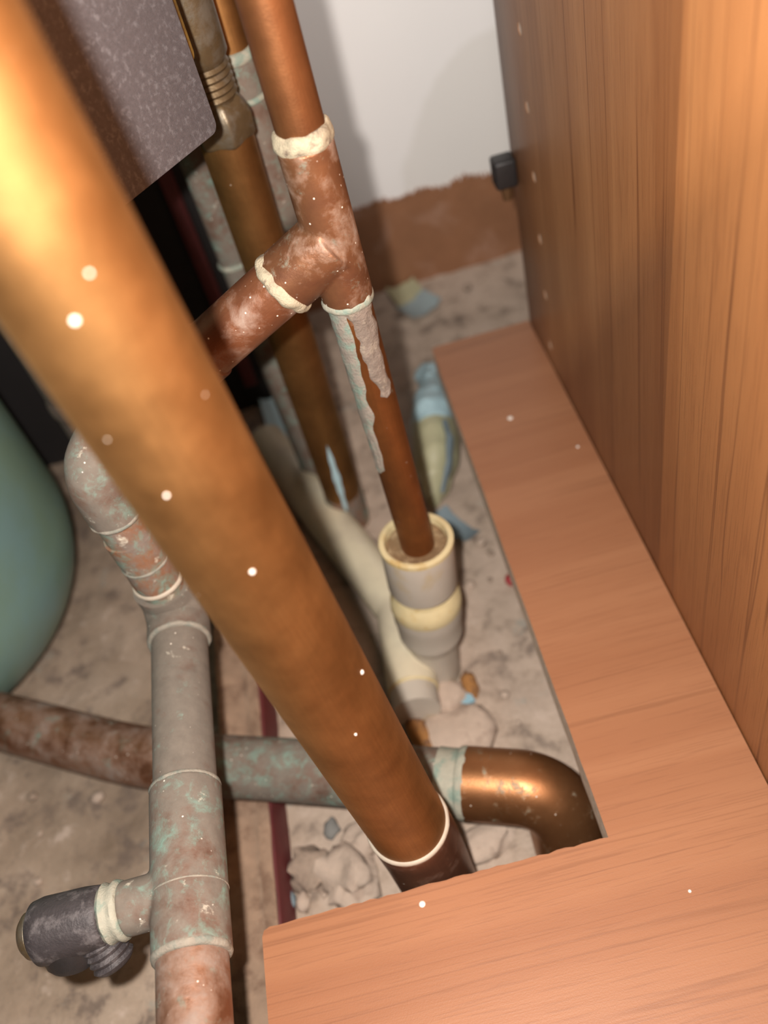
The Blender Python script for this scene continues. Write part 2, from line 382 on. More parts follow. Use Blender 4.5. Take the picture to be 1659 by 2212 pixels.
# ------------------------------------------------------------------ setting
YW = 0.3716
bm = bmesh.new()
NX, NY = 190, 170
x0, x1, y0, y1 = -0.62, 0.30, -0.55, YW
vs_ = []
for j in range(NY+1):
    for i in range(NX+1):
        x = x0+(x1-x0)*i/NX; y = y0+(y1-y0)*j/NY
        h = 0.0022*noise.noise(Vector((x*38, y*38, 0)))+0.0012*noise.noise(Vector((x*110, y*110, 3)))
        vs_.append(bm.verts.new((x, y, FLOOR+h-0.001)))
for j in range(NY):
    for i in range(NX):
        a = j*(NX+1)+i; bm.faces.new((vs_[a], vs_[a+1], vs_[a+NX+2], vs_[a+NX+1]))
structure(link_mesh('floor', bm, M_floor, None, 180))
bm = bmesh.new(); add_box(bm, (-0.62, YW, FLOOR-0.02), (0.30, YW+0.02, 0.95)); structure(link_mesh('wall_back', bm, M_wall))
bm = bmesh.new(); add_box(bm, (-0.64, -0.55, FLOOR-0.02), (-0.62, YW+0.02, 0.95)); structure(link_mesh('wall_left', bm, M_wallvoid))
# brown painted foot of the wall with a ragged brushed top edge
bm = bmesh.new(); N = 2600; random.seed(4)
fr = []
for i in range(N+1):
    x = -0.62+0.92*i/N
    zt = -0.0085+0.0035*noise.noise(Vector((x*60, 0, 0)))+0.0032*noise.noise(Vector((x*330, 1, 0)))+0.0034*noise.noise(Vector((x*520, 2, 0)))+0.0030*noise.noise(Vector((x*1300, 2, 0)))-0.03*(x+0.01)*0.5
    fr.append([bm.verts.new((x, YW-0.0022, FLOOR-0.006)), bm.verts.new((x, YW-0.0022, zt)), bm.verts.new((x, YW-0.0004, zt+0.0006)), bm.verts.new((x, YW+0.004, zt+0.0006)), bm.verts.new((x, YW+0.004, FLOOR-0.006))])
for i in range(N):
    for k_ in range(4): bm.faces.new((fr[i][k_], fr[i+1][k_], fr[i+1][k_+1], fr[i][k_+1]))
structure(link_mesh('baseboard_back', bm, M_skirt))

# ------------------------------------------------------------------ cabinet: base board with its cut-out, side panel with shelf-peg holes
W1, YN, YF, W2 = 0.05863, -0.12573, 0.17168, 0.18409
poly = [(-W2, -0.42), (-0.0004, -0.42), (-0.0004, YF)]
poly += [(-W1+0.002, YF), (-W1, YF-0.002)]
yy = YF-0.002
random.seed(2)
nst = 40
for i in range(1, nst): poly.append((-W1+random.uniform(-0.00012, 0.00012), yy+(YN-yy)*i/nst))
poly.append((-W1, YN))
for i in range(1, nst): poly.append((-W1+(-W2+0.003+W1)*i/nst, YN+random.uniform(-0.0004, 0.0004)))
poly += [(-W2+0.003, YN), (-W2+0.0008, YN-0.0009), (-W2, YN-0.003)]
board = thing('cabinet_base_board', 'cherry laminate cabinet base board with an L-shaped cut-out around the pipes', 'board', (-0.05, -0.2, -0.018))
bm = bmesh.new(); fs = add_prism(bm, poly, -0.018, 0.0)
for f in fs[2:]: f.material_index = 1
link_mesh('board', bm, None, board, 30, mats=[M_board, M_chip])

panel = thing('cabinet_side_panel', 'tall cherry laminate cabinet side panel with a column of peg holes', 'panel', (0.009, -0.1, FLOOR))
bm = bmesh.new(); add_box(bm, (0.0, -0.42, FLOOR), (0.018, YF, 0.62))
bevel(bm, 0.0006, 2)
me = bpy.data.meshes.new('tmp'); bm.to_mesh(me); bm.free(); po = bpy.data.objects.new('tmp', me); COL.objects.link(po)
HOLES = [(0.1280, 0.1728-0.032*k_) for k_ in range(-9, 6)]
bm = bmesh.new()
for (hy, hz) in HOLES: add_tube(bm, line((-0.005, hy, hz), (0.011, hy, hz)), 0.0026, 20)
me2 = bpy.data.meshes.new('tmp2'); bm.to_mesh(me2); bm.free(); co = bpy.data.objects.new('tmp2', me2); COL.objects.link(co)
md = po.modifiers.new('b', 'BOOLEAN'); md.operation = 'DIFFERENCE'; md.object = co; md.solver = 'EXACT'
dg = bpy.context.evaluated_depsgraph_get(); me3 = bpy.data.meshes.new_from_object(po.evaluated_get(dg))
bpy.data.objects.remove(po); bpy.data.objects.remove(co)
bm = bmesh.new(); bm.from_mesh(me3)
link_mesh('panel', bm, M_panel, panel, 30)
for (hy, hz) in HOLES:
    bm = bmesh.new()
    add_lathe(bm, (0.0003, hy, hz), (1, 0, 0), [(0.0, 0.0021), (0.0, 0.0026), (0.0108, 0.0026), (0.0108, 0.0005), (0.0100, 0.0005), (0.0100, 0.0021)], 20)
    link_mesh('peg_hole', bm, M_chip, panel, 30)

# ------------------------------------------------------------------ A: the big slanting copper pipe in the foreground
pr = at_d((880, 1778), 0.3195); pt = at_d((212, 690), 0.157)
dirA = (pt-pr).normalized()
A_top = pr+dirA*0.42; foot = Vector((pr.x+0.002, -0.1040, FLOOR-0.004))
big = thing('large_copper_pipe', 'thick orange-brown copper pipe slanting across the foreground into a dark coupling', 'pipe', (foot.x, foot.y, FLOOR))
RA = 0.01425
tube('pipe', line(pr-dirA*0.004, A_top, 40), RA, M_big, big, 72)
ring('solder_ring', pr, dirA, RA+0.0004, 0.0011, M_fluxw, big, 0.0002, 1.0)
pc = pr-dirA*0.0008
neck = fillet([pc, pr-dirA*0.022, foot], 0.012, 8)
tube('coupling', neck, [RA+0.0010]*(len(neck)), M_sleeve, big, 64)

# ------------------------------------------------------------------ B: slim vertical copper pipe with a tee
bx, by = -0.0953, 0.012
def B(z): return Vector((bx - 0.0004*(0.1-z)/0.1, by, z))
tb = thing('slim_copper_pipe', 'slim upright copper pipe with a branching tee above the white plastic socket', 'pipe', tuple(B(0.01)))
RB = 0.00745
tube('upper_pipe', line(B(0.205), B(0.50), 30), RB, M_clean, tb, 56)
zt = 0.1705
elb = at_d((192, 985), 0.334)
tc = B(zt)
brd = (elb-tc).normalized()
fuse('tee', [(line(B(0.2025), B(0.149)), RB+0.0013), (line(tc, tc+brd*0.0215), 0.0110)], M_tee, tb, 0.00055, 9)
ring('solder_ring', B(0.2045), (0, 0, 1), RB+0.0007, 0.0015, M_flux, tb, 0.0009, 2.0, 2.1)
ring('solder_ring', tc+brd*0.0215, brd, 0.0103, 0.0017, M_flux, tb, 0.0011, 5.0, 1.6)
tube('branch_pipe', line(tc+brd*0.018, tc+brd*0.0640, 14), 0.0101, M_branch, tb, 56)
tube('branch_socket', line(tc+brd*0.0585, tc+brd*0.0840, 8), 0.01095, M_branch, tb, 56, wob=0.0002)
ring('solder_ring', B(0.1488), (0, 0, 1), RB+0.0006, 0.0014, M_fluxg, tb, 0.0010, 9.0, 1.5)
tube('lower_pipe', line(B(0.152), B(0.004), 30), RB, M_cop, tb, 56)
# crust of old flux running down the lower pipe from the tee
def crust(name, z_hi, z_lo, a0, wid, m, seed, thick=0.0006, parent=tb):
    bm = bmesh.new(); n, mseg = 36, 12; rows = []
    for i in range(n+1):
        f = i/n; z = z_hi+(z_lo-z_hi)*f
        w = wid*(1-0.55*f**1.3)*(1+0.35*noise.noise(Vector((f*9, seed, 0))))
        if i == n: w *= 0.15
        c0 = a0+0.22*noise.noise(Vector((f*5, seed+4, 1)))
        row = []
        for j in range(mseg+1):
            e = -1+2*j/mseg; a = c0+w*e
            h = (1-abs(e)**4)*thick*(1+0.7*noise.noise(Vector((e*3, f*22, seed))))-0.0001
            row.append(bm.verts.new(B(z)+Vector((math.cos(a), math.sin(a), 0))*(RB+h)))
        rows.append(row)
    for i in range(n):
        for j in range(mseg): bm.faces.new((rows[i][j], rows[i+1][j], rows[i+1][j+1], rows[i][j+1]))
    return link_mesh(name, bm, m, parent, 180)
M_crustg = plain('grey_flux_crust', (0.20, 0.16, 0.13), 0.9, 0.45, 300, c2=(0.34, 0.29, 0.22), stain=0.3, bump=0.9)
M_crustgr = plain('green_grey_crust', (0.24, 0.21, 0.175), 0.9, 0.4, 260, c2=(0.18, 0.25, 0.205), stain=0.5, bump=0.8)
crust('flux_crust', 0.1490, 0.1085, math.radians(-62), 0.72, M_crustg, 1.0, 0.0009)
crust('flux_crust', 0.1490, 0.0700, math.radians(-150), 0.85, M_crustgr, 6.0, 0.0006)

# ------------------------------------------------------------------ K: white plastic socket on the floor around B
kx = thing('white_plastic_socket', 'yellowed white plastic pipe socket on the floor holding the slim copper pipe', 'pipe socket', (-0.1005, 0.0115, FLOOR))
ka, kb = Vector((-0.1040, 0.0115, FLOOR-0.002)), Vector((-0.0958, 0.012, 0.0225))
L = (kb-ka).length
profile_tube('lower_socket', ka, kb, [(0, 0.0122), (0.029, 0.0122), (0.032, 0.0130), (0.0345, 0.0146), (0.038, 0.0148), (0.0385, 0.0157), (0.050, 0.0160), (0.0515, 0.0165), (0.059, 0.0165), (0.0600, 0.0155)], M_white, kx)
profile_tube('yellow_band', ka, kb, [(0.0590, 0.0130), (0.0590, 0.0167), (0.0603, 0.0170), (0.0655, 0.0165), (0.0690, 0.0138), (0.0690, 0.0120)], M_yellow, kx)
profile_tube('upper_socket', ka, kb, [(0.066, 0.0100), (0.0735, 0.0141), (0.0745, 0.0156), (0.0760, 0.0161), (L-0.004, 0.0163), (L-0.0012, 0.0163), (L-0.0012, 0.0140), (L-0.0110, 0.0135), (L-0.0120, 0.0070)], M_white, kx)
profile_tube('rim', ka, kb, [(L-0.0085, 0.0112), (L-0.0024, 0.0167), (L-0.0004, 0.0166), (L, 0.0158), (L-0.0002, 0.0142), (L-0.0022, 0.0135), (L-0.0100, 0.0130), (L-0.0100, 0.0100)], M_yellow, kx)
profile_tube('sealant', ka, kb, [(L-0.0115, 0.0074), (L-0.0110, 0.0137), (L-0.0036, 0.0139), (L-0.0026, 0.0122), (L-0.0034, 0.0095), (L-0.0042, 0.0074)], M_fill, kx, wob=0.0006)

# ------------------------------------------------------------------ J: cream plastic pipe lying on the floor
jp = [at_z(q, -0.067) for q in ((575, 954), (600, 985), (725, 1153), (808, 1246), (864, 1318))]
je = at_z((893, 1492), -0.067)
jj = thing('cream_plastic_pipe', 'cream plastic pipe lying on the floor beneath the big copper pipe', 'pipe', (je.x, je.y, FLOOR))
jpath = fillet([jp[0], jp[4], je], 0.022, 14)
tube('pipe', jpath, 0.0129, M_cream, jj, 56)
jd = (je-jpath[-2]).normalized()
ring('stained_ring', je, jd, 0.0121, 0.0012, M_yellow, jj, 0.0003, 3)
tube('end_spigot', line(je-jd*0.004, je+jd*0.012), 0.0119, M_white, jj, 48)

# ------------------------------------------------------------------ C: copper pipe under the valve
ct = at_y((486, 288), 0.105); cb = Vector((-0.1322, 0.1335, FLOOR-0.004))
cc = thing('rear_copper_pipe', 'copper pipe between the big and slim pipes, running from brass nut to floor', 'pipe', (cb.x, cb.y, FLOOR))
tube('pipe', line(cb, ct, 30), 0.0108, M_big, cc, 56)
cd = (ct-cb).normalized()
tube('corroded_foot', line(cb, cb+cd*0.034, 8), 0.0112, M_crust, cc, 48, wob=0.0003)
# strip of pale blue paint on its lower half
bm = bmesh.new(); rows = []
cx_ = (CAM-cb); cx_ = (cx_-cd*cx_.dot(cd)).normalized(); cyy = cd.cross(cx_)
for i in range(25):
    f = i/24; s = 0.028+0.062*f; w = 0.16*(math.sin(math.pi*min(1, f*1.05+0.02))**0.6)*(1+0.5*noise.noise(Vector((f*7, 0, 0)))); row = []
    for j in range(7):
        a = -0.10+0.3*f*0.3+w*(-1+j/3.0); row.append(bm.verts.new(cb+cd*s+(cx_*math.cos(a)+cyy*math.sin(a))*(0.01125+0.0002*(1-abs(-1+j/3.0)))))
    rows.append(row)
for i in range(24):
    for j in range(6): bm.faces.new((rows[i][j], rows[i][j+1], rows[i+1][j+1], rows[i+1][j]))
link_mesh('paint_streak', bm, M_blue, cc, 180)

# ------------------------------------------------------------------ valve with grey actuator box
rb = at_d((474, 282), 0.29)
ed = Vector((-0.0276, -0.031, 0)).normalized(); en = Vector((-ed.y, ed.x, 0))
if en.dot(CAM-rb) < 0: en = -en
valve = thing('valve_actuator', 'grey speckled metal valve box with a brass body, upper left behind the big pipe', 'valve', tuple(rb))
def plate(name, u0, u1, z0_, z1_, d0, d1, rad, m, parent, bev=0.0006):
    pts = []
    for (cx2, cz2, a0) in ((u1-rad, z1_-rad, 0), (u0+rad, z1_-rad, 90), (u0+rad, z0_+rad, 180), (u1-rad, z0_+rad, 270)):
        for k_ in range(7):
            a = math.radians(a0+15*k_); pts.append((cx2+rad*math.cos(a), cz2+rad*math.sin(a)))
    bm = bmesh.new(); add_prism(bm, pts, d0, d1); bevel(bm, bev, 2)
    for v in bm.verts: u, z, d = v.co; v.co = Vector((rb.x, rb.y, 0))+ed*u+en*d+Vector((0, 0, z))
    bmesh.ops.recalc_face_normals(bm, faces=bm.faces)
    return link_mesh(name, bm, m, parent, 30)
zb = rb.z
plate('casing', 0.0, 0.050, zb, zb+0.16, -0.026, 0.0, 0.0032, M_grey, valve)
plate('brass_flange', -0.0042, 0.044, zb+0.018, zb+0.15, -0.012, -0.0065, 0.003, M_brassd, valve)
plate('brass_rim', -0.0050, 0.042, zb+0.020, zb+0.15, -0.0058, -0.0042, 0.003, M_brass, valve, 0.0003)
bm = bmesh.new()
prof = [(0.0, 0.0118)]
profile_tube('brass_body', ct+cd*0.014, ct+cd*0.08, [(0, 0.0088)]+[(0.001+0.0013*i, 0.0098 if i % 2 else 0.0088) for i in range(11)]+[(0.017, 0.0105), (0.024, 0.0105), (0.06, 0.0105)], M_brassd, valve, 40, 60)
bm.free(); bm = bmesh.new()
add_lathe(bm, ct-cd*0.002, cd, [(0, 0.0110), (0.0015, 0.0126), (0.0095, 0.0130), (0.0125, 0.0122), (0.0155, 0.0105), (0.017, 0.0092)], 6)
bevel(bm, 0.0008, 2); link_mesh('compression_nut', bm, M_brassd, valve, 30)

# ------------------------------------------------------------------ D: back pipe and the green pipe beside it
d0 = at_y((470, 10), 0.135); d1 = at_y((500, 118), 0.135); d2 = at_y((535, 205), 0.135); d3 = at_y((600, 425), 0.135)
dx = (d0.x+d3.x)/2
def Dp(z): return Vector((-0.1150+(z-0.15)*0.012, 0.135, z))
dd = thing('back_copper_pipe', 'dull copper pipe with a pale solder ring between the slim pipe and the brass valve', 'pipe', tuple(Dp(d3.z)))
tube('pipe', line(Dp(d1.z), Dp(d1.z+0.25), 8), 0.0088, M_big, dd, 40)
ring('solder_ring', Dp(d1.z), (0, 0, 1), 0.0092, 0.0024, M_fluxg, dd, 0.0005, 4, 1.1)
tube('coupling', fillet([Dp(d1.z), Dp(d3.z-0.012), Dp(d3.z-0.012)+Vector((0, 0.05, 0))], 0.014, 8), 0.0098, M_ox2, dd, 40)
ring('solder_ring', Dp(d2.z), (0, 0, 1), 0.0100, 0.0014, M_fluxg, dd, 0.0006, 6)
gx = at_y((472, 480), 0.165)
gp = thing('green_corroded_pipe', 'thin verdigris-covered copper pipe just left of the rear pipe beneath the valve', 'pipe', (gx.x, gx.y, FLOOR))
tube('pipe', line((gx.x, gx.y, FLOOR-0.003), (gx.x, gx.y, 0.17), 8), 0.0072, M_ox2, gp, 40)
ring('solder_ring', (gx.x, gx.y, 0.09), (0, 0, 1), 0.0075, 0.0015, M_fluxg, gp, 0.0006, 4)

# ------------------------------------------------------------------ G: horizontal pipe crossing the floor and its elbow
zg = -0.040
g = [at_z(q, zg) for q in ((-14, 1554), (60, 1572), (250, 1622), (420, 1652), (600, 1662), (800, 1676), (1010, 1692))]
gd = (g[-1]-g[-2]).normalized(); RG = 0.0140
gg = thing('horizontal_copper_pipe', 'oxidised copper pipe crossing low over the floor and ending in a bronze elbow', 'pipe', tuple(g[3]))
def smooth_path(pts, n=8):
    out = []
    for i in range(len(pts)-1):
        p0 = pts[max(i-1, 0)]; p1 = pts[i]; p2 = pts[i+1]; p3 = pts[min(i+2, len(pts)-1)]
        for k_ in range(n):
            t = k_/n; out.append(0.5*((2*p1)+(p2-p0)*t+(2*p0-5*p1+4*p2-p3)*t*t+(3*p1-p0-3*p2+p3)*t**3))
    out.append(pts[-1]); return out
tube('left_pipe', smooth_path(g[0:4]), RG, M_gleft, gg, 56)
tube('pipe', smooth_path([g[3]-gd*0.006, g[4], g[5], g[6]]), RG, M_ox2, gg, 56)
e0 = g[-1]; turn = Vector((0.0, -0.30, -1)).normalized()
corner = e0+gd*0.0375; endp = corner+turn*0.034
ep = fillet([e0, corner, endp], 0.0185, 18)
tube('elbow', ep, 0.0154, M_elbow, gg, 64)
ring('solder_ring', e0-gd*0.001, gd, 0.0146, 0.0013, M_fluxg, gg, 0.0004, 3, 2.0)
tube('solder_sleeve', line(e0-gd*0.012, e0, 6), 0.01435, M_fluxg, gg, 56, wob=0.0003)
tube('outlet_pipe', line(endp-turn*0.012, endp+turn*0.010, 5), RG, M_ox, gg, 48)

# ------------------------------------------------------------------ H: oxidised pipe running towards the viewer, with tee, riser and drain cock
zh = 0.045
h_far = at_z((385, 1318), zh); h_near = at_z((426, 2330), zh)
hd = (h_near-h_far).normalized(); HL = (h_near-h_far).length
def Hp(q): 
    p = at_z(q, zh); return h_far+hd*((p-h_far).dot(hd))
RH = 0.0109
hh = thing('oxidised_copper_pipe', 'grey-green oxidised copper pipe at left running toward the viewer over the horizontal pipe', 'pipe', tuple(Hp((405, 1900))))
t0, t1, tcn = Hp((400, 1705)), Hp((420, 2062)), Hp((408, 1925))
tube('far_pipe', line(h_far, t0+hd*0.004, 12), RH, M_ox, hh, 56)
tube('near_pipe', line(t1-hd*0.004, h_near, 12), RH, M_gleft, hh, 56)
bdir = (at_z((60, 2012), zh)-at_z((400, 1922), zh)); bdir.z = 0; bdir = bdir-hd*bdir.dot(hd)*0.7; bdir.normalize()
brend = tcn+bdir*0.0215
fuse('tee', [(line(t0, t1), RH+0.00135), (line(tcn, brend), 0.0085)], M_ox2, hh, 0.0006, 9)
ring('solder_ring', t0, hd, RH+0.0005, 0.0012, M_fluxd, hh, 0.0006, 2)
ring('solder_ring', t1, hd, RH+0.0007, 0.0011, M_fluxd, hh, 0.0006, 7, 1.3)
ring('solder_ring', Hp((408, 1930)), hd, RH+0.0012, 0.0004, M_fluxd, hh, 0.0002, 8)
# end fitting with the riser
fe = Hp((388, 1385))
RR = 0.0098
rz = h_far+Vector((0, 0, 0.012))
tube('end_fitting', fillet([fe, h_far-hd*0.002, h_far-hd*0.002+Vector((0, 0, 0.016))], 0.011, 10), RH+0.0014, M_ox, hh, 56, wob=0.0003)
ring('solder_ring', fe, hd, RH+0.0007, 0.0011, M_fluxd, hh, 0.0004, 11)
rtop = Vector((h_far.x, h_far.y, 0.1320))
rz = Vector((h_far.x, h_far.y, 0.050))
rend = tc+brd*0.0835
bk_dir = (rend-rtop).normalized()
rpath = fillet([rz, rtop, rend], 0.014, 14)
tube('riser', rpath[:1]+line(rz, rpath[1], 10)[1:-1]+rpath[1:], 0.0088, M_crust, hh, 48)
tube('riser_socket', line((h_far.x, h_far.y, 0.0660), (h_far.x, h_far.y, 0.0935), 8), 0.0096, M_crust, hh, 48, wob=0.0003)
ring('solder_ring', (h_far.x, h_far.y, 0.0660), (0, 0, 1), 0.0097, 0.0012, M_fluxw, hh, 0.0003, 4)
ring('solder_ring', (h_far.x, h_far.y, 0.0790), (0, 0, 1), 0.0095, 0.0007, M_fluxd, hh, 0.0005, 14)
tube('riser_elbow', fillet([Vector((rtop.x, rtop.y, 0.1040)), rtop, rtop+bk_dir*0.024], 0.014, 14), 0.0099, M_ox2, hh, 48, wob=0.0002)
ring('solder_ring', Vector((rtop.x, rtop.y, 0.1045)), (0, 0, 1), 0.0096, 0.0009, M_fluxd, hh, 0.0006, 15)
bb = h_far+Vector((0.0035, 0.0165, -0.006))
tube('back_branch', line(bb, bb+Vector((0, 0, 0.085)), 8), 0.0085, M_ox, hh, 40)

# drain cock on the branch
dk = thing('drain_cock', 'black dusty drain cock with ridged knob on the left branch of the oxidised pipe', 'valve', tuple(brend))
b0 = brend-bdir*0.004
tube('inlet', line(b0, b0+bdir*0.010), 0.0078, M_ox2, dk, 40)
profile_tube('pale_collar', b0+bdir*0.0035, b0+bdir*0.02, [(0, 0.0078), (0.0005, 0.0090), (0.0018, 0.0095), (0.0030, 0.0088), (0.0042, 0.0088), (0.0055, 0.0094), (0.0066, 0.0086), (0.0066, 0.0078)], M_fluxg, dk, 48, 50, 0.0003)
profile_tube('body', b0+bdir*0.0098, b0+bdir*0.05, [(0, 0.0082), (0.0008, 0.0092), (0.003, 0.0095), (0.006, 0.0099), (0.019, 0.0104), (0.0225, 0.0098), (0.0238, 0.0080), (0.0238, 0.006)], M_blackd, dk, 48, 45)
bm = bmesh.new(); add_lathe(bm, b0+bdir*0.0332, bdir, [(0, 0.0070), (0.0008, 0.0076), (0.0024, 0.0072), (0.0040, 0.0055), (0.0048, 0.0030)], 48)
for v in bm.verts: pass
link_mesh('end_cap', bm, M_brassd, dk, 40)
dwn = (Vector((0, -0.62, -0.72)) - bdir*Vector((0, -0.62, -0.72)).dot(bdir)).normalized()
k0 = b0+bdir*0.0215
tube('skirt', [k0+dwn*0.004+bdir*0.003, k0+dwn*0.0105+bdir*0.003, k0+dwn*0.0125+bdir*0.0033], [0.0085, 0.0082, 0.007], M_black, dk, 36)
ring('boss', k0-bdir*0.0075+dwn*0.0082+UP*0.001, (dwn+hd*-0.1), 0.0034, 0.0014, M_blackd, dk, 0.0001, 1)
kn = b0+bdir*0.0145+dwn*0.0068
prof = []
for i in range(9): prof += [(0.0012*i, 0.0070 if i % 2 else 0.0062)]
profile_tube('knob', kn, kn+dwn+bdir*-0.25, [(0, 0.003)]+prof+[(0.0105, 0.005)], M_blackd, dk, 40, 50)

# ------------------------------------------------------------------ brown iron pipe at far left, green tank
tank = thing('green_tank', 'grey-green enamelled tank with a rounded bottom at the left edge', 'tank', (-0.386, 0.116, FLOOR))
R = 0.105; zc = -0.005; prof = []
for i in range(15):
    a = math.radians(90*i/14); prof.append((FLOOR+0.004+0.075*(1-math.cos(a)), R*(0.35+0.65*math.sin(a)) if i else 0.03))
prof += [(0.06, R), (0.18, R*1.0), (0.30, R*0.98), (0.34, R*0.8), (0.36, 0.03)]
bm = bmesh.new(); add_lathe(bm, (-0.386, 0.116, 0), (0, 0, 1), prof, 96); link_mesh('vessel', bm, M_tank, tank, 60)
bm = bmesh.new(); add_lathe(bm, (-0.386, 0.116, FLOOR-0.002), (0, 0, 1), [(0, 0.045), (0.012, 0.045)], 40); link_mesh('foot_ring', bm, M_black, tank, 40)
ix = at_y((138, 822), 0.12)
fi = thing('brown_iron_pipe', 'dark brown iron pipe standing between the green tank and the big copper pipe', 'pipe', (ix.x, 0.12, FLOOR))
tube('pipe', line((ix.x, 0.12, FLOOR-0.002), (ix.x, 0.12, 0.34), 6), 0.0125, M_browniron, fi, 40)
ring('collar', (ix.x, 0.12, 0.068), (0, 0, 1), 0.0125, 0.002, M_browniron, fi, 0.0002, 1, 3)

# black box added to stand in for the unlit dark behind the pipes
cs = thing('dark_void_box', 'black box added for the unlit dark behind the pipes at upper left', 'casing', (-0.35, 0.32, FLOOR))
bm = bmesh.new(); add_box(bm, (-0.60, 0.27, FLOOR-0.003), (-0.168, 0.362, 0.8)); bevel(bm, 0.003, 2); link_mesh('body', bm, M_dark, cs, 30)
bm = bmesh.new(); add_box(bm, (-0.185, 0.266, FLOOR+0.02), (-0.176, 0.271, 0.30)); bevel(bm, 0.001, 1); link_mesh('red_strip', bm, M_red, cs, 30)

# ------------------------------------------------------------------ batten
bt = thing('floor_batten', 'weathered timber batten with a dark red painted edge on the floor under the pipes', 'batten', (-0.204, -0.06, FLOOR))
def batten(name, prof, m, ya, yb, seed):
    bm = bmesh.new(); rows = []; n = 60
    for i in range(n+1):
        y = ya+(yb-ya)*i/n
        rows.append([bm.verts.new((x+0.0007*noise.noise(Vector((y*60, seed+q, 0))), y, z+(0.0007*noise.noise(Vector((y*75, seed+q, 5))) if z > FLOOR else 0))) for q, (x, z) in enumerate(prof)])
    for i in range(n):
        for q in range(len(prof)-1): bm.faces.new((rows[i][q], rows[i][q+1], rows[i+1][q+1], rows[i+1][q]))
    bm.faces.new(list(reversed(rows[0]))); bm.faces.new(rows[-1])
    bmesh.ops.recalc_face_normals(bm, faces=bm.faces)
    return link_mesh(name, bm, m, bt, 40)
batten('board', [(-0.2180, FLOOR-0.003), (-0.2180, -0.0650), (-0.2165, -0.0640), (-0.2030, -0.0660), (-0.2022, -0.0660), (-0.2010, -0.0660), (-0.2003, -0.0610), (-0.1955, -0.0600), (-0.1945, -0.0606), (-0.1945, FLOOR-0.003)], M_batten, -0.34, 0.10, 1)
batten('red_edge', [(-0.1946, FLOOR-0.003), (-0.1946, -0.0612), (-0.1934, -0.0614), (-0.1926, -0.0630), (-0.1912, FLOOR-0.003)], M_red, -0.34, 0.10, 9)

# ------------------------------------------------------------------ black clip on the panel's rear edge
cl = thing('panel_clip', 'small black plastic clip on the rear edge of the cabinet side panel', 'clip', (-0.006, 0.166, 0.09))
bm = bmesh.new(); add_box(bm, (-0.0112, 0.1595, 0.0890), (-0.0001, 0.1705, 0.1035)); bevel(bm, 0.0015, 3); link_mesh('block', bm, M_black, cl, 30)
tube('peg', line((-0.0052, 0.166, 0.0805), (-0.0052, 0.166, 0.0900), 3), [0.0022, 0.0028, 0.0030], plain('brown_peg', (0.10, 0.05, 0.02), 0.5), cl, 20)

# ------------------------------------------------------------------ crumpled plastic bag: blue top, olive body
def loft(name, secs, m, parent, seed, seg=36, amp=0.0012):
    """secs: (pixel centre, floor height of the middle, half width, half height)"""
    bm = bmesh.new(); rows = []; P = [(at_z(q, z), w, h) for q, z, w, h in secs]
    n = 40
    for i in range(n+1):
        f = i/n*(len(P)-1); a = min(int(f), len(P)-2); t = f-a; t = t*t*(3-2*t)
        c = P[a][0].lerp(P[a+1][0], f-a); w = P[a][1]*(1-t)+P[a+1][1]*t; h = P[a][2]*(1-t)+P[a+1][2]*t
        row = []
        for j in range(seg):
            th = 2*math.pi*j/seg; p = c+Vector((math.cos(th)*w, 0, math.sin(th)*h))
            nn = noise.noise(p*95+Vector((seed, 0, 0)))+0.6*noise.noise(p*210+Vector((0, seed, 0)))
            p += Vector((math.cos(th), 0.3, math.sin(th)))*amp*nn; p.z = max(p.z, FLOOR-0.001); row.append(bm.verts.new(p))
        rows.append(row)
    for i in range(n):
        for j in range(seg): bm.faces.new((rows[i][j], rows[i][(j+1) % seg], rows[i+1][(j+1) % seg], rows[i+1][j]))
    bm.faces.new(list(reversed(rows[0]))); bm.faces.new(rows[-1]); bmesh.ops.recalc_face_normals(bm, faces=bm.faces)
    return link_mesh(name, bm, m, parent, 60)
bag0 = at_z((940, 960), FLOOR)
bag = thing('crumpled_plastic_bag', 'crumpled pale blue and olive plastic bag on the floor beside the board strip', 'bag', tuple(bag0))
loft('olive_body', [((938, 1082), -0.072, 0.004, 0.006), ((942, 1045), -0.066, 0.009, 0.012), ((944, 1000), -0.062, 0.0135, 0.016), ((942, 955), -0.060, 0.0145, 0.018), ((938, 920), -0.060, 0.0135, 0.018)], M_olive, bag, 1.0, amp=0.0007)
loft('blue_top', [((940, 944), -0.060, 0.0128, 0.0188), ((936, 915), -0.058, 0.0142, 0.021), ((934, 880), -0.060, 0.0125, 0.018), ((938, 845), -0.064, 0.0085, 0.013), ((930, 815), -0.066, 0.0105, 0.011), ((925, 795), -0.070, 0.006, 0.006)], M_blue, bag, 3.0, amp=0.0020)
loft('blue_fold', [((956, 1060), -0.057, 0.0012, 0.002), ((970, 1000), -0.050, 0.0020, 0.004), ((972, 950), -0.046, 0.0022, 0.004), ((962, 915), -0.046, 0.002, 0.004)], M_gblue, bag, 6.0, amp=0.0005)
